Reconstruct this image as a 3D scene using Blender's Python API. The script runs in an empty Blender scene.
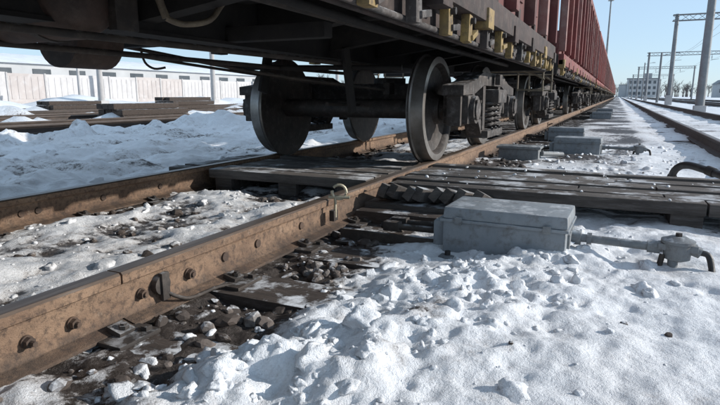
import bpy, bmesh, math, random
from mathutils import Vector, Matrix, noise, Euler
random.seed(7)
scene=bpy.context.scene
R=math.radians
CX=-2.235      # centre of the train's track
GH=0.795       # half distance between rail centres

# ------------------------------------------------------------ materials
def newmat(name):
    m=bpy.data.materials.new(name); m.use_nodes=True
    nt=m.node_tree; nt.nodes.clear()
    o=nt.nodes.new('ShaderNodeOutputMaterial'); b=nt.nodes.new('ShaderNodeBsdfPrincipled')
    nt.links.new(b.outputs[0],o.inputs[0])
    return m,nt,b
def N(nt,t,**k):
    n=nt.nodes.new(t)
    for a,v in k.items(): setattr(n,a,v)
    return n
def noise_n(nt,vec,scale,detail=6,rough=.6):
    n=N(nt,'ShaderNodeTexNoise'); n.inputs['Scale'].default_value=scale
    n.inputs['Detail'].default_value=detail; n.inputs['Roughness'].default_value=rough
    if vec is not None: nt.links.new(vec,n.inputs['Vector'])
    return n.outputs['Fac']
def ramp(nt,fac,stops):
    r=N(nt,'ShaderNodeValToRGB'); e=r.color_ramp.elements
    while len(e)<len(stops): e.new(.5)
    for i,(p,c) in enumerate(stops):
        e[i].position=p
        e[i].color=(c,c,c,1) if isinstance(c,(int,float)) else (*c,1)
    nt.links.new(fac,r.inputs[0]); return r.outputs[0]
def mix(nt,fac,a,b,mode='MIX'):
    m=N(nt,'ShaderNodeMix',data_type='RGBA',blend_type=mode)
    if isinstance(fac,(int,float)): m.inputs[0].default_value=fac
    else: nt.links.new(fac,m.inputs[0])
    for s,i in ((a,6),(b,7)):
        if isinstance(s,tuple): m.inputs[i].default_value=(*s,1)
        else: nt.links.new(s,m.inputs[i])
    return m.outputs[2]
def bump(nt,b,h,strength=.5,dist=.01,prev=None):
    n=N(nt,'ShaderNodeBump'); n.inputs['Strength'].default_value=strength; n.inputs['Distance'].default_value=dist
    nt.links.new(h,n.inputs['Height'])
    if prev is not None: nt.links.new(prev,n.inputs['Normal'])
    nt.links.new(n.outputs[0],b.inputs['Normal']); return n.outputs[0]
def frost(nt,col,pos,amt,c=(.72,.74,.77),scale=14):
    """snow dust lying on upward faces"""
    g=N(nt,'ShaderNodeNewGeometry'); sep=N(nt,'ShaderNodeSeparateXYZ'); nt.links.new(g.outputs['Normal'],sep.inputs[0])
    f=N(nt,'ShaderNodeMath',operation='MULTIPLY')
    nt.links.new(ramp(nt,sep.outputs[2],[(.55,0.),(.9,1.)]),f.inputs[0])
    nt.links.new(ramp(nt,noise_n(nt,pos,scale,7,.7),[(.5,0.),(.62,amt)]),f.inputs[1])
    return mix(nt,f.outputs[0],col,c)
def worn(name,c1,c2,dust=None,dustamt=.35,scale=6,rough=.75,metal=0,bs=.4,bd=.004,stretch=(1,1,1),fr=0,frs=14):
    m,nt,b=newmat(name)
    tc=N(nt,'ShaderNodeTexCoord'); mp=N(nt,'ShaderNodeMapping'); mp.inputs['Scale'].default_value=stretch
    nt.links.new(tc.outputs['Object'],mp.inputs[0]); v=mp.outputs[0]
    f=ramp(nt,noise_n(nt,v,scale,8,.65),[(.35,0.),(.65,1.)])
    col=mix(nt,f,c1,c2)
    if dust:
        f2=ramp(nt,noise_n(nt,v,scale*2.7,8,.7),[(.5,0.),(.72,dustamt)])
        col=mix(nt,f2,col,dust)
    if fr: col=frost(nt,col,tc.outputs['Object'],fr,scale=frs)
    nt.links.new(col,b.inputs['Base Color'])
    b.inputs['Roughness'].default_value=rough; b.inputs['Metallic'].default_value=metal
    bump(nt,b,noise_n(nt,v,scale*9,6,.7),bs,bd)
    return m
M={}
# rail: pitted rust, grime creeping up from the foot
m,nt,b=newmat('rail_rust')
g=N(nt,'ShaderNodeNewGeometry'); pos=g.outputs['Position']
mp=N(nt,'ShaderNodeMapping'); mp.inputs['Scale'].default_value=(1,.35,1); nt.links.new(pos,mp.inputs[0]); v=mp.outputs[0]
col=mix(nt,ramp(nt,noise_n(nt,v,7,8,.7),[(.35,0.),(.65,1.)]),(.15,.090,.058),(.30,.195,.125))
col=mix(nt,ramp(nt,noise_n(nt,pos,45,8,.75),[(.48,0.),(.62,.8)]),col,(.06,.04,.03))
col=mix(nt,ramp(nt,noise_n(nt,pos,22,6,.7),[(.6,0.),(.7,.5)]),col,(.38,.28,.20))
col=mix(nt,ramp(nt,noise_n(nt,v,3.1,5,.6),[(.55,0.),(.72,.6)]),col,(.08,.056,.043))
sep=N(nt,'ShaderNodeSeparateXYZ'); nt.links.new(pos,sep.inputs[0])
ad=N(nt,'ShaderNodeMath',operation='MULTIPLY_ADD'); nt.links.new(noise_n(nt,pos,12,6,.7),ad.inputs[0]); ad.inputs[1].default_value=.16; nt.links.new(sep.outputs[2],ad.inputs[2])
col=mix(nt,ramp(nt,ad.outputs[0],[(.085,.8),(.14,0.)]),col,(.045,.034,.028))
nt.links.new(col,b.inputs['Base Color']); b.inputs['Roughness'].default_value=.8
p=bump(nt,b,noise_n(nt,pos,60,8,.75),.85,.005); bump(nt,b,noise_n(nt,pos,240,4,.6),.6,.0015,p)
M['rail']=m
M['railtop']=worn('rail_running_surface',(.19,.145,.115),(.10,.07,.052),(.33,.29,.26),.5,4,.42,.4,.25,.001,(6,.4,1))
M['railold']=worn('rail_dark',(.045,.035,.03),(.08,.06,.05),(.03,.025,.02),.5,4,.75)
M['darkiron']=worn('dark_iron',(.022,.019,.018),(.05,.038,.03),(.12,.10,.085),.5,5,.75,fr=.3)
M['fish']=worn('rusty_bolt',(.05,.034,.027),(.12,.075,.05),(.03,.024,.02),.7,18,.85)
M['under']=worn('underframe_grime',(.010,.009,.009),(.022,.019,.017),(.055,.045,.038),.4,3,.85)
M['sill']=worn('sill_grime',(.022,.017,.015),(.06,.038,.032),(.13,.10,.085),.6,5,.85)
M['rustdrum']=worn('reservoir_rust',(.04,.027,.022),(.085,.052,.04),(.14,.11,.09),.5,6,.7)
M['wheel']=worn('wheel_steel',(.024,.021,.02),(.06,.046,.039),(.15,.13,.12),.6,7,.6)
M['tread']=worn('wheel_tread',(.34,.32,.30),(.22,.20,.18),None,0,9,.35,.6,.1,.001)
M['bogie']=worn('bogie_cast_iron',(.03,.027,.026),(.075,.06,.052),(.24,.225,.215),.6,6,.8,fr=.7)
M['red']=worn('wagon_red_oxide',(.19,.044,.038),(.105,.034,.03),(.25,.16,.13),.65,1.6,.75,0,.3,.004)
M['red2']=worn('wagon_brown_red',(.13,.038,.034),(.075,.028,.026),(.2,.125,.105),.65,1.6,.78,0,.3,.004)
M['red3']=worn('wagon_bright_red',(.25,.05,.042),(.15,.038,.034),(.27,.16,.13),.55,1.6,.7,0,.3,.004)
M['rib']=worn('wagon_rib_faded',(.18,.065,.055),(.24,.135,.118),(.34,.29,.265),.5,3,.7)
M['yellow']=worn('ochre_paint',(.33,.225,.075),(.18,.125,.06),(.055,.042,.034),1.,9,.75)
M['lever']=worn('lever_paint',(.22,.18,.12),(.13,.10,.07),(.05,.037,.03),.7,12,.6)
M['grey']=worn('machine_grey_paint',(.185,.205,.222),(.245,.265,.28),(.105,.09,.08),.85,7,.6,0,.35,.002,fr=.45,frs=9)
M['grey2']=worn('cast_grey',(.14,.15,.16),(.21,.22,.22),(.085,.062,.05),.65,14,.6,fr=.5)
M['plank']=worn('weathered_plank',(.075,.065,.058),(.155,.135,.12),(.03,.024,.021),.7,5,.85,0,.9,.006,(.5,7,4),fr=.75,frs=4)
M['plankb']=worn('dark_plank',(.045,.037,.032),(.105,.088,.076),(.2,.185,.175),.5,5,.85,0,.9,.006,(.5,7,4),fr=.65,frs=4)
M['tie']=worn('creosoted_sleeper',(.03,.022,.018),(.07,.052,.042),(.16,.14,.13),.5,6,.9,0,.9,.006,(.6,6,3),fr=1.,frs=6)
M['rubber']=worn('black_rubber',(.012,.012,.013),(.025,.024,.024),(.08,.07,.065),.5,8,.5)
M['brass']=worn('galvanised_shackle',(.62,.56,.42),(.42,.36,.25),None,0,20,.45,.4)
M['concrete']=worn('concrete_grey',(.38,.37,.365),(.48,.47,.465),(.28,.26,.25),.5,1.5,.9)
M['fence']=worn('fence_panel',(.44,.425,.42),(.52,.505,.50),(.62,.62,.63),.5,.8,.9)
M['fencer']=worn('fence_panel_weathered',(.40,.36,.345),(.47,.43,.41),(.56,.56,.56),.5,.8,.9)
M['steel']=worn('galvanised_steel',(.16,.17,.18),(.23,.24,.25),(.14,.11,.09),.5,1.5,.6,.2)
M['wall']=worn('building_wall',(.36,.365,.37),(.43,.435,.44),None,0,.3,.9)
M['glass']=worn('window_dark',(.05,.06,.07),(.09,.10,.11),None,0,.5,.2)
M['bark']=worn('bare_branches',(.13,.115,.11),(.19,.17,.16),None,0,.2,.95)

# stones
m,nt,b=newmat('ballast_stone')
g=N(nt,'ShaderNodeNewGeometry'); tc=N(nt,'ShaderNodeTexCoord')
col=ramp(nt,g.outputs['Random Per Island'],[(0,(.035,.027,.023)),(.45,(.08,.062,.052)),(.8,(.14,.115,.10)),(1,(.21,.19,.175))])
col=mix(nt,ramp(nt,noise_n(nt,tc.outputs['Object'],60,5),[(.5,0.),(.65,.5)]),col,(.045,.035,.03))
col=frost(nt,col,tc.outputs['Object'],1.,(.78,.80,.83),7)
nt.links.new(col,b.inputs['Base Color']); b.inputs['Roughness'].default_value=.85
bump(nt,b,noise_n(nt,tc.outputs['Object'],150,4),.5,.003)
M['stone']=m

def snow_nodes(nt,b,pos):
    n1=noise_n(nt,pos,1.1,6,.6); n2=noise_n(nt,pos,11,8,.7); n3=noise_n(nt,pos,70,5,.7); n4=noise_n(nt,pos,260,3,.6)
    snow=mix(nt,ramp(nt,n2,[(.35,0.),(.7,1.)]),(.74,.76,.79),(.86,.87,.885))
    snow=mix(nt,ramp(nt,n1,[(.45,0.),(.70,.6)]),snow,(.57,.56,.56))
    snow=mix(nt,ramp(nt,noise_n(nt,pos,26,8,.75),[(.56,0.),(.70,.45)]),snow,(.40,.37,.355))
    snow=mix(nt,ramp(nt,n3,[(.63,0.),(.73,.6)]),snow,(.24,.21,.195))
    return snow,n1,n2,n3,n4
m,nt,b=newmat('snow_and_ballast_ground')
g=N(nt,'ShaderNodeNewGeometry'); pos=g.outputs['Position']
snow,n1,n2,n3,n4=snow_nodes(nt,b,pos)
dirt=ramp(nt,noise_n(nt,pos,38,8,.75),[(.3,(.02,.016,.014)),(.5,(.048,.038,.033)),(.68,(.10,.085,.077)),(.8,(.26,.24,.235))])
at=N(nt,'ShaderNodeAttribute',attribute_name='dirt')
ad=N(nt,'ShaderNodeMath',operation='ADD'); nt.links.new(at.outputs['Fac'],ad.inputs[0])
sc=N(nt,'ShaderNodeMath',operation='MULTIPLY_ADD'); nt.links.new(noise_n(nt,pos,16,8,.75),sc.inputs[0]); sc.inputs[1].default_value=1.3; sc.inputs[2].default_value=-.65
nt.links.new(sc.outputs[0],ad.inputs[1])
snow=mix(nt,ramp(nt,ad.outputs[0],[(.25,0.),(.45,.45)]),snow,(.40,.35,.315))
f=ramp(nt,ad.outputs[0],[(.42,0.),(.56,1.)])
nt.links.new(mix(nt,f,snow,dirt),b.inputs['Base Color'])
b.inputs['Roughness'].default_value=.5
b.inputs['Specular IOR Level'].default_value=.45
p=bump(nt,b,n2,.6,.03); p=bump(nt,b,n3,.6,.012,p); p=bump(nt,b,n4,.5,.004,p)
M['ground']=m
m,nt,b=newmat('snow_clump')
tc=N(nt,'ShaderNodeTexCoord')
snow,n1,n2,n3,n4=snow_nodes(nt,b,tc.outputs['Object'])
nt.links.new(snow,b.inputs['Base Color']); b.inputs['Roughness'].default_value=.55
p=bump(nt,b,n3,.7,.014); bump(nt,b,n4,.5,.004,p)
M['snow']=m

# ------------------------------------------------------------ mesh builder
class B:
    def __init__(s): s.bm=bmesh.new(); s.mats=[]
    def mi(s,k):
        if k not in s.mats: s.mats.append(k)
        return s.mats.index(k)
    def _fin(s,vs,k,smooth=False):
        i=s.mi(k)
        fs=set()
        for v in vs:
            for f in v.link_faces: fs.add(f)
        for f in fs: f.material_index=i; f.smooth=smooth
    def box(s,c,d,k,rot=None,bev=0,taper=None):
        r=bmesh.ops.create_cube(s.bm,size=1); vs=r['verts']
        for v in vs:
            v.co=Vector((v.co.x*d[0],v.co.y*d[1],v.co.z*d[2]))
            if taper and v.co.z>0: v.co.x*=taper[0]; v.co.y*=taper[1]
        if bev:
            es=list({e for v in vs for e in v.link_edges})
            rr=bmesh.ops.bevel(s.bm,geom=es,offset=bev,segments=2,affect='EDGES',profile=.7)
            vs=list({v for f in rr['faces'] for v in f.verts})
            allv=set(vs); st=list(vs)
            while st:
                v=st.pop()
                for e in v.link_edges:
                    o=e.other_vert(v)
                    if o not in allv: allv.add(o); st.append(o)
            vs=list(allv)
        mt=Matrix.Translation(c)
        if rot: mt=mt@Euler(rot).to_matrix().to_4x4()
        for v in vs: v.co=mt@v.co
        s._fin(vs,k)
    def cyl(s,p0,p1,r,k,r2=None,seg=16,smooth=True):
        p0=Vector(p0);p1=Vector(p1); d=p1-p0
        rr=bmesh.ops.create_cone(s.bm,cap_ends=True,segments=seg,radius1=r,radius2=r if r2 is None else r2,depth=d.length)
        q=d.to_track_quat('Z','Y').to_matrix().to_4x4(); mt=Matrix.Translation((p0+p1)/2)@q
        for v in rr['verts']: v.co=mt@v.co
        s._fin(rr['verts'],k,False)
        if smooth:
            for v in rr['verts']:
                for f in v.link_faces:
                    if len(f.verts)==4: f.smooth=True
    def tube(s,pts,r,k,seg=10,sub=6):
        P=[Vector(p) for p in pts]
        if sub>1 and len(P)>2:
            Q=[]
            for i in range(len(P)-1):
                a=P[max(i-1,0)];b_=P[i];c=P[i+1];d=P[min(i+2,len(P)-1)]
                for j in range(sub):
                    t=j/sub
                    Q.append(.5*((2*b_)+(-a+c)*t+(2*a-5*b_+4*c-d)*t*t+(-a+3*b_-3*c+d)*t**3))
            Q.append(P[-1]); P=Q
        rings=[]
        up=Vector((.13,.21,1)).normalized()
        for i,p in enumerate(P):
            d=(P[min(i+1,len(P)-1)]-P[max(i-1,0)]).normalized()
            x=d.cross(up)
            if x.length<.1: x=d.cross(Vector((1,0,0)))
            x.normalize(); y=d.cross(x)
            rings.append([s.bm.verts.new(p+r*(math.cos(a)*x+math.sin(a)*y)) for a in [2*math.pi*q/seg for q in range(seg)]])
        i=s.mi(k)
        for a,b_ in zip(rings,rings[1:]):
            for q in range(seg):
                f=s.bm.faces.new((a[q],a[(q+1)%seg],b_[(q+1)%seg],b_[q])); f.smooth=True; f.material_index=i
        for rg in (rings[0],rings[-1]):
            f=s.bm.faces.new(rg); f.material_index=i
    def lathe(s,prof,c,k,axis='X',seg=48,kf=None):
        rings=[]
        for (a,r) in prof:
            ring=[]
            for q in range(seg):
                t=2*math.pi*q/seg; u,v=r*math.cos(t),r*math.sin(t)
                co={'X':(a,u,v),'Y':(u,a,v),'Z':(u,v,a)}[axis]
                ring.append(s.bm.verts.new(Vector(c)+Vector(co)))
            rings.append(ring)
        for j,(a,b_) in enumerate(zip(rings,rings[1:])):
            kk=kf(j) if kf else k
            for q in range(seg):
                f=s.bm.faces.new((a[q],a[(q+1)%seg],b_[(q+1)%seg],b_[q])); f.smooth=True; f.material_index=s.mi(kk)
        for rg in (rings[0],rings[-1]):
            f=s.bm.faces.new(rg); f.material_index=s.mi(k)
    def prism(s,pts,a0,a1,axis,k):
        def co(p,a):
            return {'X':(a,p[0],p[1]),'Y':(p[0],a,p[1]),'Z':(p[0],p[1],a)}[axis]
        A=[s.bm.verts.new(co(p,a0)) for p in pts]; C=[s.bm.verts.new(co(p,a1)) for p in pts]
        i=s.mi(k); n=len(pts); fs=[]
        for q in range(n): fs.append(s.bm.faces.new((A[q],A[(q+1)%n],C[(q+1)%n],C[q])))
        fs.append(s.bm.faces.new(A)); fs.append(s.bm.faces.new(C))
        for f in fs: f.material_index=i
        return fs
    def mesh(s,name,sharp=True):
        bmesh.ops.recalc_face_normals(s.bm,faces=s.bm.faces[:])
        me=bpy.data.meshes.new(name); s.bm.to_mesh(me); s.bm.free()
        for k in s.mats: me.materials.append(M[k])
        if sharp:
            try: me.set_sharp_from_angle(angle=R(40))
            except Exception: pass
        return me
def obj(name,me,parent=None,loc=(0,0,0)):
    o=bpy.data.objects.new(name,me); scene.collection.objects.link(o); o.location=loc
    if parent: o.parent=parent
    return o
def empty(name,loc=(0,0,0)):
    o=bpy.data.objects.new(name,None); scene.collection.objects.link(o); o.location=loc; o.empty_display_size=.2
    return o

# ------------------------------------------------------------ ground
def sm(a,b,x):
    t=max(0.,min(1.,(x-a)/(b-a))); return t*t*(3-2*t)
TIE=.56
def fbm(x,y,s,o=4,z=0.): return noise.fractal(Vector((x*s,y*s,z)),.9,2.1,o)
def vor(x,y,s,z=0.): return noise.voronoi(Vector((x*s,y*s,z)))[0][0]
TR=[CX,2.03,7.2,11.9,-11.2,-15.4,-19.6,-23.8]
def ground(x,y):
    """returns height, dirt(0..1)"""
    near = y<9 and -6<x<4 and y>-1
    z=.02+.05*fbm(x,y,.35,3,3.1)
    dirt=.14
    if near:
        z+=.022*fbm(x,y,2.2,4,1.)
    rel=x-CX
    inb=sm(1.5,1.15,abs(rel))
    if y<9:
        n=fbm(x,y,1.9,4,7.7); n2=fbm(x,y,6.,4,2.)
        zb=-.004+.045*n+.022*n2
        db=.44-.45*n-.25*n2
        out=sm(.86,.95,rel)*sm(1.38,1.1,rel)
        db+=.18*out; zb-=.006*out
        mid=sm(.7,.45,abs(rel)); zb+=.028*mid; db-=.12*mid
        tp=abs(((y/TIE)%1)-.5)*2
        db+=.08*sm(.4,.8,tp)
        zb-= .02*sm(.4,.8,tp)*max(0,-n)
    else:
        zb=-.03+.05*fbm(x,y,.8,3); db=.55
    z=z*(1-inb)+zb*inb; dirt=dirt*(1-inb)+db*inb
    if near:
        xc=-.80+.27*(y-.7)+.06*math.sin(y*5)
        w=.36
        hp=math.exp(-((x-xc)/w)**2)*sm(2.7,1.9,y)
        wx=x+.05*fbm(x,y,6,2,9); wy=y+.05*fbm(x,y,6,2,4)
        lum=.45-vor(wx,wy,6.5,.3)
        lum2=.45-vor(wx,wy,19.,.3)
        patch=sm(-.25,.35,fbm(x,y,2.2,3,31))       # trampled smooth areas / broken areas
        rough=sm(-1.2,-.95,x)*(hp*(.35+.65*patch)+.12*sm(.35,-.1,x)*sm(3.4,2.4,y)+.08)
        if y>4.3: rough*=sm(7,4.3,y)
        z+=.030*hp*sm(-1.2,-.95,x)+rough*(.036*lum+.012*lum2+.055*fbm(x,y,5,4,5.)+.014*fbm(x,y,22,3,2))
        z-=.022*sm(.3,.6,fbm(x,y,2.8,3,11.))*sm(-.5,0,x)
        z+=.012*fbm(x,y,9,3,1)*sm(-.6,0,x)
        dx=max(0,abs(x+.43)-.30); dy=max(0,abs(y-2.68)-.18)
        z+=.045*math.exp(-((dx*dx+dy*dy)/.012))*(.6+.8*fbm(x,y,6,3,3))
        dirt+=.20*hp*max(0,fbm(x,y,5,4,4))+.16*max(0,fbm(x,y,3,4,14))+.08*(1-patch)*hp
        q=sm(1.3,.9,abs(rel-1.4))*sm(4.6,5.6,y); dirt+=q*(.28+.5*fbm(x,y,1.3,3,4))
    else:
        dirt+=.10*fbm(x,y,.5,3,6)+.05
        if y>=9: 
            q=sm(1.5,.9,abs(rel-1.5)); dirt+=q*(.35+.5*fbm(x,y,1.0,3,4))
    # uneven ploughed snow to the left of the train's track
    lf=sm(-1.35,-1.7,rel)*sm(-24,-9,x)
    if lf>0:
        z+=lf*(.09*fbm(x,y,1.1,4,8)+.06*abs(fbm(x,y,2.3,3,18))+.025*fbm(x,y,6,3))
        dirt+=lf*(.38*max(0,fbm(x,y,.9,4,5))+.2*max(0,fbm(x,y,3.5,3,25)))
        r_=math.exp(-((x+5.2+.15*math.sin(y*.8))/.14)**2)+math.exp(-((x+6.9+.15*math.sin(y*.8))/.14)**2)
        z-=.05*r_; dirt+=.22*r_
    for i,tx in enumerate(TR[1:]):
        rr=abs(x-tx)
        k=sm(1.75,1.3,rr)
        if k>0:
            left=tx<-5
            dd=(.72 if left else .27)+(.5 if left else .3)*fbm(x,y,.9,4,9+i)
            z=z*(1-k)+k*((-.05 if left else .0)+.045*fbm(x,y,1.2,3)); dirt=dirt*(1-k)+k*dd
    if x<-5:
        hb=math.exp(-((x+8.7)/.8)**2)
        z+=hb*max(0,.04+.42*fbm(x,y,.6,4,2)+.16*fbm(x,y,2.2,4))
        hb=math.exp(-((x+13.3)/.45)**2)+math.exp(-((x+17.5)/.45)**2)+math.exp(-((x+21.7)/.45)**2)
        z+=hb*max(0,.12+.45*fbm(x,y,.7,4,5))
        if x<-9.5 and x>-25.5: dirt+=.20*(1-min(1,hb))
        hb=math.exp(-((x+28)/2.5)**2); z+=hb*max(0,.4+.6*fbm(x,y,.25,3))
    for tx in TR:
        for sgn in (-1,1):
            q=abs(x-(tx+sgn*GH)); 
            if q<.2:
                c0=.03+(.035*max(0,fbm(x,y,3,3,21)) if near else 0)
                cap=c0 if q<.075 else c0+(q-.075)*.8
                if z>cap: z=cap
    if 3.3<y<4.5 and -3.6<x<5: z=min(z,.06)
    return z,max(0,min(1,dirt))
def lines(a,b,step): 
    n=int(round((b-a)/step)); return [a+(b-a)*i/n for i in range(n)]
def grow(a,lim,step,f):
    o=[];x=a
    s=step
    while abs(x)<lim: 
        o.append(x); x+=s; s*=f
    o.append(x); return o
xs=sorted(set([-v for v in grow(9.5,3500,.11,1.045)]))
xs+=lines(-9.5,-4.2,.07)[1:]+lines(-4.2,-3.1,.035)+lines(-3.1,-1.4,.018)+lines(-1.4,.75,.0115)+lines(.75,2,.03)+grow(2,3500,.045,1.06)
ys=sorted([-v for v in grow(.5,300,.1,1.3)])+lines(-.5,.6,.05)[1:]+lines(.6,3.3,.0115)+lines(3.3,6.5,.03)+grow(6.5,4000,.045,1.026)
verts=[];dv=[]
for y in ys:
    for x in xs:
        z,dd=ground(x,y); verts.append((x,y,z)); dv.append(dd)
nx=len(xs); faces=[(j*nx+i,j*nx+i+1,(j+1)*nx+i+1,(j+1)*nx+i) for j in range(len(ys)-1) for i in range(nx-1)]
me=bpy.data.meshes.new('ground'); me.from_pydata(verts,[],faces); me.update()
a=me.attributes.new('dirt','FLOAT','POINT'); a.data.foreach_set('value',dv)
me.shade_smooth(); me.materials.append(M['ground'])
obj('snow_ground',me)

# ------------------------------------------------------------ scattered stones & snow lumps
def templates(n,sub,amp,flat=1.):
    T=[]
    for i in range(n):
        bm=bmesh.new(); bmesh.ops.create_icosphere(bm,subdivisions=sub,radius=1)
        for v in bm.verts:
            p=v.co.copy(); k=1+amp*noise.noise(p*1.3+Vector((i*7.1,0,0)))+amp*.5*noise.noise(p*3+Vector((0,i*5,0)))
            v.co=p*k; v.co.z*=flat
        for _ in range(5):
            nrm=Vector((random.gauss(0,1),random.gauss(0,1),random.gauss(0,1))).normalized(); d0=random.uniform(.6,.85)
            for v in bm.verts:
                d=v.co.dot(nrm)
                if d>d0: v.co-=nrm*(d-d0)
        vs=[v.co.copy() for v in bm.verts]; fs=[[v.index for v in f.verts] for f in bm.faces]; bm.free(); T.append((vs,fs))
    return T
def scatter(name,mat,T,items,smooth=False):
    V=[];F=[]
    for (x,y,z,s) in items:
        vs,fs=random.choice(T); rot=Euler((random.uniform(0,6.3),random.uniform(0,6.3),random.uniform(0,6.3))).to_matrix()
        sx,sy,sz=[s*random.uniform(.6,1.35) for _ in range(3)]
        o=len(V)
        for v in vs:
            p=rot@Vector((v.x*sx,v.y*sy,v.z*sz)); V.append((x+p.x,y+p.y,z+p.z*.75))
        F+= [[i+o for i in f] for f in fs]
    me=bpy.data.meshes.new(name); me.from_pydata(V,[],F); me.update(); me.materials.append(M[mat])
    if smooth: me.shade_smooth()
    return obj(name,me)
ST=templates(8,2,.25); SN=templates(8,2,.6); SNB=templates(6,3,.6)
def clear(x):
    rel=x-CX
    return min(abs(rel-GH),abs(rel+GH))>.088
items=[]
for _ in range(26000):
    x=random.uniform(-3.7,.6); y=random.uniform(.4,7.5)
    if y>4: 
        if random.random()<.5: continue
    z,dd=ground(x,y)
    if not clear(x): continue
    pr=sm(.42,.8,dd)*.6
    tp=abs(((y/TIE)%1)-.5)*2
    if tp>.56 and abs(x-CX)<1.37: pr*=.18
    if x>-.95: pr*=.15
    if random.random()>pr+.003: continue
    s=random.choice([.005,.007,.012,.018,.024,.030])*random.uniform(.8,1.3)
    if x>-.8: s=min(s,.012)
    items.append((x,y,z+s*.15,s))
scatter('ballast_stones','stone',ST,items)
items=[];big=[]
for _ in range(6000):
    x=random.uniform(-1.33,.7); y=random.uniform(.6,3.4)
    xc=-.80+.27*(y-.7); w=math.exp(-((x-xc)/.40)**2)*sm(3.2,2.2,y)
    pr=.16*w+.02
    if x<-1.0: pr=.05
    if random.random()>pr: continue
    z,dd=ground(x,y)
    s=.004+.010*random.random()**2
    items.append((x,y,z,s))
for _ in range(170):
    y=random.uniform(.75,2.6); x=-.80+.27*(y-.7)+random.gauss(0,.26)
    if x<-1.3: continue
    z,dd=ground(x,y); s=.014+.034*random.random()**2
    big.append((x,y,z-.15*s,s))
for _ in range(260):
    x=random.uniform(-3.0,-1.5); y=random.uniform(.9,3.3); z,dd=ground(x,y)
    s=.005+.012*random.random()**2
    if not clear(x): continue
    items.append((x,y,z,s))
for _ in range(26):
    x=random.uniform(-2.8,-1.6); y=random.uniform(1.0,3.2); z,dd=ground(x,y)
    if clear(x): big.append((x,y,z-.005,random.uniform(.018,.04)))
for _ in range(170):
    x=random.uniform(-9.4,-3.3); y=random.uniform(2,13); z,dd=ground(x,y)
    big.append((x,y,z-.01,.02+.07*random.random()**3))
for _ in range(260):
    x=random.uniform(-1.1,1.0); y=random.uniform(4.5,9); z,dd=ground(x,y); s=.01+.035*random.random()**3
    items.append((x,y,z,s))
for _ in range(45):
    x=random.uniform(-1.2,1.4); y=random.uniform(3.4,4.4); s=.005+.010*random.random()**2
    items.append((x,y,.172,s))
scatter('snow_clumps','snow',SN,items,True)
scatter('snow_chunks','snow',SNB,big,True)

# ------------------------------------------------------------ tracks
HP=[(-.075,0),(.075,0),(.075,.011),(.03,.022),(.010,.036),(.009,.125),(.014,.135),(.036,.143),(.037,.172),(.030,.1795),(.022,.18)]
HP=HP+[(-x,z) for x,z in reversed(HP[5:])]+[(-.010,.036),(-.03,.022),(-.075,.011)]
def rail_mesh(name,xc,y0,y1,k='rail'):
    b=B(); pts=[(xc+x,z) for x,z in HP]
    fs=b.prism(pts,y0,y1,'Y',k)
    ti=b.mi('railtop')
    for f in fs:
        c=f.calc_center_median()
        if c.z>.1725 and abs(c.y-(y0+y1)/2)<.01: f.material_index=ti
    return b.mesh(name,False)
def bolt(b,x,y,z,sgn,r=.018,k='fish'):
    r*=random.uniform(.85,1.05); dz=random.uniform(-.003,.003)
    b.cyl((x,y,z+dz),(x+sgn*.008,y,z+dz),r*1.2,k,seg=14)
    b.cyl((x+sgn*.008,y,z+dz),(x+sgn*.024,y,z+dz),r,k,seg=6,smooth=False)
    b.cyl((x+sgn*.024,y,z+dz),(x+sgn*random.uniform(.03,.042),y,z+dz),r*.5,k,seg=8)
def track(tx,y0,y1,detail=False,gaps=()):
    e=empty('railway_track')
    for sgn in (-1,1):
        if detail:
            cuts=[y0]+[g for g in gaps]+[y1]
            for i in range(len(cuts)-1):
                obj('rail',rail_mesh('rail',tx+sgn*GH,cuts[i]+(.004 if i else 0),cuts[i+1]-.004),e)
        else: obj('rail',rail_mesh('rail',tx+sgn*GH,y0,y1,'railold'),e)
    b=B()
    n0=math.ceil(y0/TIE); n1=int(min(y1,110)/TIE)
    for i in range(n0,n1):
        y=i*TIE
        if detail and 3.25<y<4.55: continue
        j=random.uniform(-.05,.05)
        dz=random.uniform(-.012,.004) if detail else random.uniform(-.03,0)
        b.box((tx+j,y+random.uniform(-.02,.02),-.085+dz),(2.74,.25,.16),'tie',(0,0,random.uniform(-.012,.012)),bev=.012 if detail and y<12 else 0)
    obj('sleepers',b.mesh('sleepers'),e)
    if detail:
        b=B()
        for i in range(n0,int(40/TIE)):
            y=i*TIE
            if 3.25<y<4.55: continue
            for sgn in (-1,1):
                xr=tx+sgn*GH
                b.box((xr,y,.002),(.34,.16,.014),'darkiron',bev=.004)
                for s2 in (-1,1):
                    b.box((xr+s2*.085,y,.020),(.06,.06,.018),'darkiron',(0,s2*.25,0),bev=.004)
                    b.cyl((xr+s2*.10,y,.01),(xr+s2*.10,y,.045),.010,'darkiron',seg=8)
                    b.cyl((xr+s2*.10,y,.026),(xr+s2*.10,y,.038),.016,'darkiron',seg=6,smooth=False)
                    b.box((xr+s2*.14,y+s2*.05,.014),(.024,.024,.018),'darkiron')
        obj('rail_fastenings',b.mesh('fast'),e)
        b=B()
        for g in gaps:
            for sgn in (-1,1):
                xr=tx+sgn*GH
                for s2 in (-1,1):
                    b.prism([(xr+s2*.010,.03),(xr+s2*.032,.026),(xr+s2*.024,.05),(xr+s2*.024,.11),(xr+s2*.033,.14),(xr+s2*.010,.136)],g-.4,g+.4,'Y','rail')
                    for k in (-.32,-.18,.08,.31): bolt(b,xr+s2*.024,g+k,.08,s2)
        for (xr,s2,yl) in ((tx+GH,1,[1.72,1.95,2.33]),(tx-GH,1,[1.75,1.9,2.0,2.45,2.95])):
            for y in yl:
                b.cyl((xr+s2*.008,y,.083),(xr+s2*.018,y,.083),.019,'fish',seg=14)
        obj('joint_plates',b.mesh('joints'),e)
    return e
track(CX,-12,420,True,(1.18,13.7,26.2))
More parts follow.
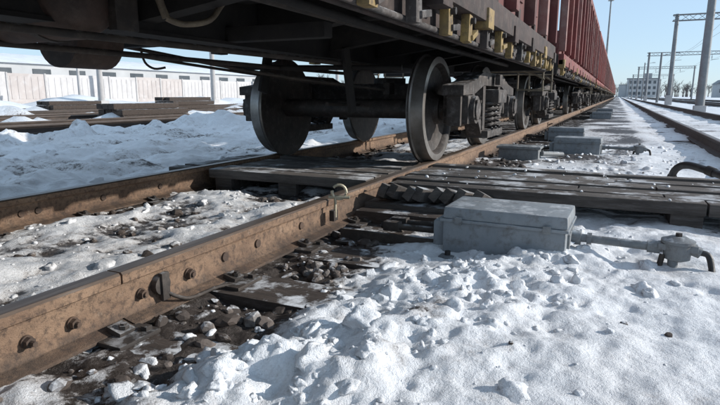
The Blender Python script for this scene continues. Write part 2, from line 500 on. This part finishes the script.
for tx in TR[1:]: track(tx,-15,420)

e=empty('rail_bond_clamp'); b=B()
b.cyl((CX+GH+.009,1.34,.09),(CX+GH+.05,1.34,.09),.035,'darkiron',seg=16)
b.box((CX+GH+.05,1.345,.085),(.02,.035,.10),'darkiron',bev=.006)
b.tube([(CX+GH+.05,1.35,.06),(CX+GH+.09,1.42,.02),(CX+GH+.10,1.6,.01),(CX+GH+.2,1.72,-.02)],.007,'darkiron')
obj('clamp',b.mesh('clamp'),e)

e=empty('coupling_shackle'); b=B()
c=Vector((-1.345,2.60,.222)); pts=[]
for i in range(17):
    t=math.pi*1.85*i/16-.2+math.pi
    pts.append(c+Vector((.036*math.cos(t),.016*math.cos(t),.04*math.sin(t))))
b.tube(pts,.008,'brass',sub=1)
b.cyl((-1.40,2.58,.193),(-1.29,2.62,.193),.010,'brass'); b.cyl((-1.365,2.59,.08),(-1.365,2.59,.19),.008,'brass')
b.box((-1.375,2.59,.09),(.03,.05,.06),'darkiron',bev=.004)
obj('shackle_loop',b.mesh('shackle'),e)

# ------------------------------------------------------------ timber crossing deck
e=empty('timber_crossing'); b=B()
y=3.38; i=0
while y<4.42:
    w=random.uniform(.12,.16); zt=.163+random.uniform(-.010,.008)
    segs=[(-3.12-random.uniform(0,.06)-.2,CX-GH-.08),(CX-GH+.095,CX+GH-.10),(CX+GH+.05,2.03-GH-.05),(2.03-GH+.1,2.03+GH-.1),(2.03+GH+.05,4.6)]
    for (a0,a1) in segs:
        x=a0+random.uniform(-.0,.03)
        parts=[(x,a1)]
        if a1-a0>1.8: 
            m_=random.uniform(a0+.6,a1-.6); parts=[(x,m_-.005),(m_+.005,a1)]
        for (p,q) in parts:
            b.box(((p+q)/2,y+w/2,zt-.035+random.uniform(-.006,.006)),(q-p,w-.014,.07),random.choice(['plank','plank','plankb']),(random.uniform(-.03,.03),random.uniform(-.005,.005),random.uniform(-.008,.008)),bev=.009)
    y+=w; i+=1
for x in [-3.22,-2.8,-2.2,-1.7,-1.0,-.3,.4,1.0,2.0,3.0,4.2]:
    b.box((x,3.9,.05),(.16,1.0,.10),'plankb',bev=.006)
obj('deck_planks',b.mesh('deck'),e)
b=B()
for i in range(8):
    x=-1.28+i*.085+random.uniform(-.008,.008)
    b.box((x,3.25+random.uniform(-.02,.02),.115),(.055,.36,.085),random.choice(['plankb','plank']),(R(-17)+random.uniform(-.07,.07),R(24)+random.uniform(-.2,.2),R(-10)+random.uniform(-.1,.1)),bev=.007)
b.box((-1.0,3.12,.03),(.78,.16,.11),'plankb',(0,0,.02),bev=.01)
b.box((-1.05,2.93,.015),(.66,.12,.10),'tie',(0,0,-.02),bev=.01)
obj('board_ends',b.mesh('boardends'),e)

# ------------------------------------------------------------ point machine
def point_machine(loc,rot=0,full=True):
    e=empty('point_machine',loc); e.rotation_euler=(0,0,rot)
    b=B()
    b.box((0,0,.08),(.56,.33,.20),'grey',bev=.018)
    b.box((0,0,.183),(.582,.352,.014),'grey',bev=.004)
    b.box((0.003,0,.218),(.567,.338,.056),'grey',bev=.014,taper=(.985,.95))
    b.box((-.31,0,.10),(.06,.25,.13),'grey',bev=.012)
    b.box((.285,-.0,.10),(.012,.2,.11),'grey2',bev=.003)
    for x in (-.2,.2):
        b.box((x,-.178,.185),(.035,.010,.035),'grey2',bev=.003)
        b.cyl((x-.03,.178,.205),(x+.03,.178,.205),.012,'grey2')
    for x in (-.24,.24):
        for yy in (-.2,.2):
            b.box((x,yy,.01),(.07,.08,.02),'grey2',bev=.003); b.cyl((x,yy,.01),(x,yy,.04),.014,'darkiron',seg=6,smooth=False)
    obj('case',b.mesh('case'),e)
    b=B()
    for yy in (-.13,.26):
        b.box((-.40,yy,-.0),(.95,.07,.012),'darkiron'); b.box((-.40,yy+.03,.03),(.95,.01,.06),'darkiron')
    for yy in (-.03,.08): b.cyl((-.3,yy,.09),(-.66,yy,.085),.017,'darkiron')
    for yy in (-.03,.08): b.box((-.6,yy,.087),(.09,.05,.05),'darkiron',bev=.005)
    obj('drive_rods',b.mesh('rods'),e)
    if full:
        b=B()
        y0=.0;z0=.125
        b.cyl((.28,y0,z0),(.33,y0,z0),.034,'grey2'); b.cyl((.33,y0,z0),(.66,y0+.0,z0-.006),.019,'grey2')
        b.cyl((.355,y0,z0),(.375,y0,z0),.028,'grey2',seg=6,smooth=False)
        b.cyl((.60,y0,z0-.005),(.65,y0,z0-.005),.027,'grey2')
        b.lathe([(-.055,.03),(-.045,.052),(.02,.056),(.024,.066),(.036,.066),(.042,.05),(.052,.03)],(.715,y0,z0),'grey2','Z',24)
        b.box((.715,y0,z0+.005),(.15,.06,.03),'grey2',bev=.006)
        b.cyl((.715,y0,z0+.05),(.715,y0,z0+.066),.014,'darkiron',seg=6,smooth=False)
        b.cyl((.765,y0,z0),(.80,y0,z0-.012),.024,'grey2')
        b.cyl((.66,y0-.02,z0-.03),(.645,y0-.03,.0),.012,'darkiron')
        b.cyl((.70,y0-.02,z0-.04),(.705,y0-.03,-.01),.02,'grey2')
        obj('cable_conduit',b.mesh('conduit'),e)
        b=B()
        b.tube([(.795,y0,z0-.01),(.83,y0-.0,z0-.02),(.845,y0-.02,z0-.07),(.85,y0-.05,.02),(.90,y0-.08,.005),(1.05,y0-.06,-.03)],.013,'rubber')
        obj('cable',b.mesh('cable'),e)
    return e
point_machine((-.43,2.62,-.025),R(-1.5))
point_machine((-.42,7.6,-.03),R(-3))
point_machine((-.75,9.9,-.03),R(2),False)
point_machine((-.42,19,.0),0,False)
point_machine((-.42,24,.0),0,False)
e=empty('track_box'); b=B()
b.box((-1.0,6.6,.06),(.46,.26,.16),'grey2',bev=.03); b.box((-1.0,6.6,.15),(.50,.30,.03),'grey2',bev=.008)
b.cyl((-.75,6.6,.08),(-.55,6.9,.05),.03,'grey2')
obj('box_case',b.mesh('tb'),e)
e=empty('rubber_hose'); b=B()
b.tube([(.44,5.15,-.03),(.45,5.06,.08),(.475,5.0,.165),(.54,4.93,.205),(.66,4.80,.185),(.80,4.62,.15),(.98,4.52,.10),(1.2,4.6,.06),(1.5,4.7,.0)],.029,'rubber',seg=14)
for t,pz in (((.45,5.06,.06),(.455,5.04,.10)),((.66,4.80,.188),(.70,4.75,.175))): b.cyl(t,pz,.036,'darkiron')
b.tube([(.47,5.2,-.03),(.49,5.1,.05),(.55,5.0,.07),(.75,4.9,.04),(1.0,4.85,-.02)],.016,'rubber')
obj('hose',b.mesh('hose'),e)

# ------------------------------------------------------------ wagons
def wheelset_mesh():
    b=B()
    for s in (-1,1):
        pr=[(.705,.14),(.705,.36),(.698,.40),(.70,.462),(.712,.472),(.726,.468),(.735,.45),(.80,.446),(.835,.442),(.838,.39),(.825,.375),(.79,.36),(.775,.30),(.78,.17),(.81,.13),(.86,.12),(.86,.09)]
        pr=[(s*a,r) for a,r in pr]
        b.lathe(pr,(0,0,0),'wheel','X',56,kf=lambda j:'tread' if j in (3,5,6,7,8) else 'wheel')
        b.cyl((s*.86,0,0),(s*1.0,0,0),.08,'wheel')
    b.cyl((-.75,0,0),(.75,0,0),.085,'wheel',seg=20)
    return b.mesh('wheelset')
WS=wheelset_mesh()
def sideframe_mesh():
    b=B(); L=.925
    for s in (-1,1):
        x=s*1.018
        top=[(-1.16,.12),(-1.16,.20),(-.80,.24),(-.45,.33),(.45,.33),(.80,.24),(1.16,.20),(1.16,.12),(.78,.13),(.42,.21),(-.42,.21),(-.78,.13)]
        b.prism(top,x-.09,x+.09,'X','bogie')
        for q in (-1,1):
            b.prism([(q*.70,.14),(q*.80,.16),(q*.36,-.26),(q*.27,-.22)],x-.07,x+.07,'X','bogie')
            b.prism([(q*.30,.22),(q*.40,.22),(q*.38,-.2),(q*.29,-.2)],x-.08,x+.08,'X','bogie')
            b.box((x,q*L,.0),(.22,.27,.24),'bogie',bev=.03)
            b.cyl((x+s*.10,q*L,0),(x+s*.15,q*L,0),.115,'bogie',seg=24)
            b.cyl((x+s*.15,q*L,0),(x+s*.165,q*L,0),.085,'bogie',seg=24)
            for a in range(4):
                t=a*math.pi/2+.78
                b.cyl((x+s*.15,q*L+.095*math.cos(t),.095*math.sin(t)),(x+s*.17,q*L+.095*math.cos(t),.095*math.sin(t)),.014,'darkiron',seg=6)
            b.box((x,q*(L+.17),-.0),(.12,.05,.26),'bogie',bev=.01); b.box((x,q*(L-.17),.02),(.12,.05,.2),'bogie',bev=.01)
        b.box((x,0,-.245),(.26,.72,.07),'bogie',bev=.012)
        for yy in (-.2,0,.2):
            for xx in (-.055,.075):
                pts=[]
                r=.058
                for i in range(49):
                    t=i/48*2*math.pi*5
                    pts.append((x+s*xx+r*math.cos(t),yy*.9+r*math.sin(t),-.20+.25*i/48))
                b.tube(pts,.0135,'bogie',seg=6,sub=1)
        b.box((x+s*.02,0,.11),(.34,.42,.13),'bogie',bev=.02)
        b.box((x+s*.14,0,.27),(.05,.12,.10),'bogie',bev=.01)
        for q in (-1,1):
            b.box((s*.795,q*(L-.485),-.02),(.09,.05,.30),'bogie',(q*.1,0,0),bev=.01)
            b.cyl((s*.74,q*(L-.50),.25),(s*.74,q*(L-.50),-.05),.016,'bogie')
    b.box((0,0,.14),(2.0,.38,.20),'bogie',bev=.02); b.cyl((0,0,.2),(0,0,.3),.17,'bogie')
    for q in (-1,1):
        b.cyl((-.8,q*.42,-.08),(.8,q*.42,-.08),.025,'darkiron')
        b.tube([(-.8,q*.42,-.08),(0,q*.30,-.08),(.8,q*.42,-.08)],.018,'darkiron',sub=3)
    b.cyl((.1,-1.6,.05),(.1,1.1,-.02),.014,'darkiron')
    return b.mesh('sideframe')
SF=sideframe_mesh()
WL=12.7; HW=1.45
def body_mesh(red,near=False):
    b=B(); zt=3.05; zf=1.30
    low='sill' if near else red
    for s in (-1,1):
        xw=s*(HW-.07)
        b.box((xw,WL/2,(zf+zt)/2),(.012,WL,zt-zf),red)
        b.box((s*(HW-.045),WL/2,zt-.02),(.13,WL+.02,.14),red,bev=.02)
        b.box((s*(HW-.03),WL/2,zf-.03),(.10,WL,.16),low,bev=.01)
        n=13
        for i in range(n+1):
            y=.08+(WL-.16)*i/n
            b.box((s*(HW-.02),y,(zf+zt)/2+.03),(.10,.11 if i%2 else .14,zt-zf-.12),'rib' if (i%3==0) else red,bev=.012)
            b.box((s*(HW-.01),y,zf-.09),(.09,.16,.12),low if i%3 else 'yellow',bev=.008)
        for i in range(n):
            y0=.08+(WL-.16)*i/n
            b.box((xw+s*.012,y0+.48,(zf+zt)/2),(.02,.5,zt-zf-.5),red,bev=.008)
            b.box((xw+s*.02,y0+.48,zf+.12+random.uniform(-.02,.02)),(.03,.10,.10),low,bev=.008)
        for i in range(28):
            y=.25+i*(WL-.5)/27+random.uniform(-.03,.03)
            if s==1 or near is False:
                z0=(1.09 if s==1 else 1.24)+random.uniform(-.012,.012)
                k='yellow' if (near and i%3!=1) or i%5==0 else 'bogie'
                b.box((s*(HW-.02),y,z0+.03),(.05,.075,.15),k,(random.uniform(-.10,.10),0,0),bev=.008)
                b.box((s*(HW+.0),y+.07,z0+.0),(.035,.13,.03),random.choice([k,'bogie']),(.25+random.uniform(-.3,.3),0,0),bev=.005)
                b.cyl((s*(HW-.02),y,z0+.07),(s*(HW+.03),y,z0+.07),.018,'darkiron',seg=8)
        if s==1 :
            b.box((HW-.09,WL/2,1.105),(.022,WL-.1,.13),'sill')
            b.cyl((HW-.06,.1,1.06),(HW-.06,WL-.1,1.06),.014,'bogie')
    for ye,sg in ((.03,-1),(WL-.03,1)):
        b.box((0,ye,(zf+zt)/2),(2*HW-.2,.012,zt-zf),red)
        for z in (1.6,2.0,2.4,2.8): b.box((0,ye+sg*.04,z),(2*HW-.2,.07,.10),red,bev=.01)
        b.box((0,ye,1.2),(2*HW-.12,.12,.28),'under',bev=.01)
        for s in (-1,1):
            x=s*(HW-.28)
            b.cyl((x-.16,ye+sg*.12,.80),(x-.16,ye+sg*.12,1.3),.012,'lever'); b.cyl((x+.16,ye+sg*.12,.80),(x+.16,ye+sg*.12,1.3),.012,'lever')
            for z in (.82,1.05): b.box((x,ye+sg*.12,z),(.34,.05,.02),'lever')
            for z in (1.6,1.95,2.3,2.65): b.cyl((x-.15,ye+sg*.12,z),(x+.15,ye+sg*.12,z),.011,'yellow')
        b.box((0,ye+sg*.22,1.23),(.16,.45,.18),'bogie',bev=.02)
        b.box((.05,ye+sg*.48,1.23),(.30,.16,.28),'bogie',bev=.05); b.box((-.12,ye+sg*.58,1.23),(.10,.14,.26),'bogie',bev=.03)
        b.tube([(.28,ye+sg*.05,1.1),(.3,ye+sg*.3,.85),(.28,ye+sg*.55,.78),(.2,ye+sg*.62,.95)],.022,'rubber')
        b.tube([(.5,ye+sg*.1,1.05),(1.1,ye+sg*.1,1.05),(1.35,ye+sg*.12,.95)],.012,'lever')
    b.box((0,WL/2,zf-.0),(2*HW-.2,WL-.1,.02),'under')
    for s in (-1,1): b.box((s*.17,WL/2,1.16),(.05,WL-.2,.26),'under'); 
    b.box((0,WL/2,1.035),(.42,WL-.2,.018),'under')
    for s in (-1,1):
        b.box((s*(HW-.14),WL/2,1.25),(.08,WL-.2,.10),'under')
        for y in [i*.93+.7 for i in range(13)]:
            b.prism([(s*.2,1.08),(s*.2,1.285),(s*(HW-.18),1.285),(s*(HW-.18),1.22)],y-.05,y+.05,'Y','under')
        for y in [i*.93+1.0 for i in range(12)]:
            b.box((s*.75,y+.15,1.27),(1.0,.5,.03),'under',bev=.008); b.box((s*.75,y+.15,1.245),(1.0,.05,.03),'under')
    b.cyl((.62,WL/2-1.0,1.0),(.62,WL/2-.3,1.0),.17,'rustdrum',seg=24)
    b.cyl((-.5,WL/2+.9,1.05),(-.5,WL/2+1.2,1.05),.16,'rustdrum',seg=24)
    b.cyl((-.25,2.5,.98),(-.25,WL-2.5,.96),.016,'darkiron'); b.cyl((.3,2.6,.96),(.3,WL-2.6,.99),.016,'darkiron')
    b.cyl((.9,.1,1.13),(.9,WL-.1,1.13),.022,'darkiron')
    return b.mesh('wagon_body')
RF=[body_mesh('red'),body_mesh('red2'),body_mesh('red3')]
NEAR=body_mesh('red2',True)
AX=.18+.446
def wagon(y0,mesh):
    e=empty('freight_wagon',(CX,y0,0))
    obj('gondola_body',mesh,e)
    for yc in (1.95,WL-1.95):
        obj('bogie_frame',SF,e,(0,yc,AX))
        for q in (-.925,.925): obj('wheelset',WS,e,(0,yc+q,AX))
    return e
Y0=7.475-WL
w0=wagon(Y0,NEAR)
y=Y0; order=[0,2,1,0,1,2,0,0,1,2,0,1,0,2]
for i in range(13):
    y+=WL+1.22
    wagon(y,RF[order[i]])
b=B()
def L(p): return (p[0]-CX,p[1]-Y0,p[2])
ZD=1.165
b.lathe([(-.72,.05),(-.71,.12),(-.67,.17),(-.6,.195),(.6,.195),(.67,.17),(.71,.12),(.72,.05)],L((-2.66,1.62,ZD)),'rustdrum','X',32)
for x in (-3.0,-2.2):
    b.lathe([(-.02,.201),(.02,.201)],L((x,1.62,ZD)),'darkiron','X',32)
    b.box(L((x,1.62,1.27)),(.05,.3,.06),'darkiron')
b.box(L((-1.93,1.75,1.14)),(.05,.12,.26),'darkiron',bev=.01)
b.tube([L(p) for p in [(-3.35,2.3,1.14),(-3.0,2.6,1.07),(-2.4,3.5,.90),(-1.78,4.35,.79)]],.013,'darkiron',sub=5)
b.tube([L(p) for p in [(-3.2,2.55,1.06),(-2.9,3.2,.97),(-2.5,4.3,.86),(-2.2,4.7,.82)]],.011,'darkiron',sub=5)
b.tube([L(p) for p in [(-2.9,2.75,1.05),(-2.88,2.76,.96),(-2.84,2.8,.92),(-2.8,2.86,.93)]],.008,'darkiron',sub=4)
b.box(L((-1.78,4.38,.80)),(.06,.12,.10),'darkiron',bev=.01)
b.tube([L(p) for p in [(-1.74,1.80,1.06),(-1.70,1.86,1.04),(-1.66,1.98,1.07),(-1.66,2.1,1.17),(-1.6,2.25,1.24)]],.013,'lever',sub=6)
b.cyl(L((-1.74,1.80,1.06)),L((-1.78,1.76,1.24)),.016,'lever')
b.box(L((-2.2,2.6,1.08)),(1.6,.09,.08),'under',bev=.01)
b.cyl(L((-1.2,.5,1.12)),L((-1.25,4.5,1.10)),.020,'under')
b.box(L((-1.9,3.85,.86)),(.03,.10,.5),'under',(.25,0,0),bev=.008)
b.box(L((-2.6,3.75,.94)),(.03,.10,.36),'under',(-.3,0,0),bev=.008)
b.cyl(L((-2.9,3.7,.97)),L((-1.5,3.95,.95)),.02,'under')
obj('brake_gear',b.mesh('brakegear'),w0)

# ------------------------------------------------------------ background structures
def lattice(b,p0,p1,w,k,n=14,r=.03):
    p0=Vector(p0);p1=Vector(p1); d=(p1-p0).normalized()
    x=d.cross(Vector((0,1,0)) if abs(d.y)<.5 else Vector((1,0,0))).normalized(); y=d.cross(x)
    cs=[(x*a+y*c)*w/2 for a,c in((1,1),(1,-1),(-1,-1),(-1,1))]
    for c in cs: b.cyl(p0+c,p1+c,r,k,seg=6)
    for i in range(n):
        a=p0.lerp(p1,i/n); c=p0.lerp(p1,(i+1)/n)
        for q in range(4):
            u,v=cs[q],cs[(q+1)%4]
            if i%2: u,v=v,u
            b.cyl(a+u,c+v,r*.55,k,seg=5)
def portal(y,x0=3.8,x1=14.6,h=6.9):
    e=empty('catenary_portal',(0,y,0)); b=B()
    for x in (x0,x1): b.cyl((x,0,-.2),(x,0,h+.3),.19,'steel',r2=.14,seg=12)
    lattice(b,(x0-.3,0,h),(x1+.3,0,h),.45,'steel',20,.035)
    for x in (7.2,11.9):
        b.cyl((x,0,h-.2),(x,0,h-1.1),.03,'steel',seg=6); b.cyl((x,0,h-1.0),(x+.9,0,h-.9),.025,'steel',seg=6); b.cyl((x,0,h-.5),(x,0,h-.75),.07,'concrete',seg=8)
    b.box((x0,0,.4),(.5,.5,.8),'concrete',bev=.03)
    obj('frame',b.mesh('portal'),e)
    return e
for y in (52,95,140,190,245): portal(y)
e=empty('overhead_wires'); b=B()
for x in (7.2,11.9):
    ysup=[8,52,95,140,190,245]
    for a,c in zip(ysup,ysup[1:]):
        b.cyl((x,a,5.9),(x,c,5.9),.012,'steel',seg=5)
        b.tube([(x,a,6.7),(x,(a+c)/2,6.1),(x,c,6.7)],.012,'steel',seg=5,sub=8)
obj('wires',b.mesh('wires'),e)
e=empty('catenary_mast',(3.5,30,0)); b=B()
b.cyl((0,0,-.2),(0,0,9.5),.20,'steel',r2=.14,seg=14)
b.box((.0,0,.1),(.5,.5,.4),'concrete',bev=.04)
lattice(b,(-.1,0,6.0),(4.2,0,6.4),.3,'steel',10,.03); b.cyl((0,0,8),(3.8,0,6.5),.02,'steel',seg=6)
b.box((.1,-.25,5.6),(.55,.25,.4),'darkiron',bev=.03); b.cyl((0,-.2,5.3),(.5,-.2,5.3),.03,'darkiron')
obj('mast',b.mesh('mast'),e)
for (x,y,h) in ((17.5,70,8),(4.0,70,5.4),(17.5,118,8),(4.2,120,7)):
    e=empty('yard_post',(x,y,0)); b=B(); b.cyl((0,0,-.1),(0,0,h),.14,'steel',r2=.1,seg=10); b.cyl((0,0,h-.3),(1.4,0,h),.03,'steel',seg=6); b.box((1.5,0,h-.02),(.5,.2,.1),'steel',bev=.02)
    obj('post',b.mesh('post'),e)
e=empty('light_mast',(-5.4,240,0)); b=B()
b.cyl((0,0,-.2),(0,0,38),.5,'steel',r2=.25,seg=12)
b.box((0,0,38.2),(3.4,.8,.3),'steel'); 
for x in (-1.2,-.4,.4,1.2): b.box((x,-.5,37.9),(.6,.4,.55),'darkiron',(R(30),0,0),bev=.04)
b.cyl((0,0,36.8),(0,0,37),1.1,'steel')
obj('mast',b.mesh('lm'),e)
e=empty('concrete_fence',(-34,0,0)); b=B()
y=-6
while y<190:
    kk='fencer' if random.random()<.3 else 'fence'
    b.box((0,y+1.25,1.2+random.uniform(-.04,.04)),(.10,2.40,1.9),kk)
    for k in range(5): b.box((.06,y+.35+k*.45,1.25),(.02,.3,1.4),kk,bev=.008)
    b.box((.02,y,1.1),(.16,.12,2.15),'concrete',bev=.02)
    b.box((0,y+1.25,.12),(.3,2.3,.35),'concrete')
    y+=2.5
obj('panels',b.mesh('fence'),e)
e=empty('workshop_building',(-62,58,0)); b=B()
b.box((0,0,2.0),(14,70,4.0),'wall'); b.prism([(-7.4,4.0),(7.4,4.0),(0,5.4)],-35.5,35.5,'Y','snow')
for i in range(16): b.box((7.03,-32+i*4.2,3.0),(.08,2.0,1.0),'glass')
obj('hall',b.mesh('hall'),e)
for (x,y,h,r) in ((-26,21.6,2.25,.17),(-26,31,8.5,.16),(-26,50,8.5,.16),(-29,16.9,3.0,.1),(-29.5,23,2.6,.09)):
    e=empty('concrete_post',(x,y,0)); b=B(); b.cyl((0,0,-.3),(0,0,h),r*1.15,'concrete',r2=r*.85,seg=12); b.cyl((0,0,h),(0,0,h+.08),r,'steel',seg=12); b.box((0,0,.25),(r*3.2,r*3.2,.5),'concrete',bev=.03)
    obj('post',b.mesh('cpost'),e)
# stacks of old sleepers between the left-hand tracks
for (x,y,n_) in ((-13.3,12.6,3),(-17.5,19,4),(-13.4,22,2),(-21.7,16.5,3)):
    e=empty('sleeper_stack',(x,y,0)); b=B()
    for l_ in range(n_):
        for k in range(4-(l_==n_-1)):
            b.box((-.42+k*.27+random.uniform(-.02,.02),random.uniform(-.08,.08),.10+l_*.17),(.23,2.6,.16),'tie',(0,0,random.uniform(-.03,.03)),bev=.012)
    obj('sleepers',b.mesh('stack'),e)
e=empty('depot_building',(14,420,0)); b=B()
b.box((0,0,6),(18,14,12),'wall'); b.box((0,0,12.2),(18.8,14.8,.5),'steel'); b.box((3,-1,14),(5,5,3.2),'wall')
for r_ in range(3):
    for c_ in range(6): b.box((-7.2+c_*2.9,-7.02,2.5+r_*3.6),(1.6,.08,1.9),'glass')
b.box((-11.5,0,4),(5,12,8),'wall'); b.box((-11.5,0,8.1),(5.4,12.4,.3),'steel')
obj('block',b.mesh('bldg'),e)
e=empty('long_shed',(60,300,0)); b=B()
b.box((0,0,3),(40,14,6),'wall'); b.prism([(-20.5,6),(20.5,6),(18,8),(-18,8)],-7.3,7.3,'Y','steel')
for c_ in range(12): b.box((-18+c_*3.2,-7.03,3),(1.8,.08,1.6),'glass')
obj('shed',b.mesh('shed'),e)
V=[];F=[]
def tri(a,b_,c): 
    o=len(V); V.extend([a,b_,c]); F.append((o,o+1,o+2))
def twig(p,d,l,w,lvl):
    q=p+d*l; s=Vector((w,0,0)); s2=Vector((0,w,0))
    tri(p-s,p+s,q); tri(p-s2,p+s2,q)
    if lvl==0: return
    for _ in range(5):
        t=random.uniform(.3,1); nd=(d+Vector((random.gauss(0,.55),random.gauss(0,.55),random.gauss(.1,.35)))).normalized()
        twig(p+d*l*t,nd,l*random.uniform(.4,.65),w*.55,lvl-1)
for i in range(420):
    if i<320: x=random.uniform(-15,330); yy=random.uniform(440,560)
    else: x=random.uniform(-330,-80); yy=random.uniform(150,420)
    h=random.uniform(4.5,8)
    twig(Vector((x,yy,0)),Vector((0,0,1)),h,.34,3)
me=bpy.data.meshes.new('trees'); me.from_pydata([tuple(v) for v in V],[],F); me.materials.append(M['bark']); obj('tree_line',me)

# ------------------------------------------------------------ light, sky, camera
az=R(66); el=R(22)
d=Vector((math.sin(az)*math.cos(el),math.cos(az)*math.cos(el),math.sin(el)))
s=bpy.data.lights.new('sun','SUN'); s.energy=5.0; s.angle=R(.5); s.color=(1,.955,.89)
so=bpy.data.objects.new('sun',s); scene.collection.objects.link(so); so.rotation_euler=d.to_track_quat('Z','Y').to_euler()
w=bpy.data.worlds.new('World'); scene.world=w; w.use_nodes=True; nt=w.node_tree; nt.nodes.clear()
o=nt.nodes.new('ShaderNodeOutputWorld'); bg=nt.nodes.new('ShaderNodeBackground'); sk=nt.nodes.new('ShaderNodeTexSky')
sk.sky_type='NISHITA'; sk.sun_disc=False; sk.sun_elevation=el; sk.sun_rotation=az; sk.air_density=.9; sk.dust_density=.4; sk.ozone_density=4.5
bg.inputs[1].default_value=.15
# thin winter haze whitens the sky
mx=nt.nodes.new('ShaderNodeMix'); mx.data_type='RGBA'; mx.inputs[0].default_value=.58; mx.inputs[7].default_value=(4.5,5.8,7.0,1)
nt.links.new(sk.outputs[0],mx.inputs[6]); nt.links.new(mx.outputs[2],bg.inputs[0]); nt.links.new(bg.outputs[0],o.inputs[0])
c=bpy.data.cameras.new('camera'); c.lens=27; c.sensor_width=36; c.clip_start=.02; c.clip_end=8000
co=bpy.data.objects.new('camera',c); scene.collection.objects.link(co); co.location=(0,0,.74)
co.rotation_euler=(R(90-11.16),0,R(25.11)); scene.camera=co
scene.view_settings.view_transform='Standard'; scene.view_settings.look='None'; scene.view_settings.exposure=0
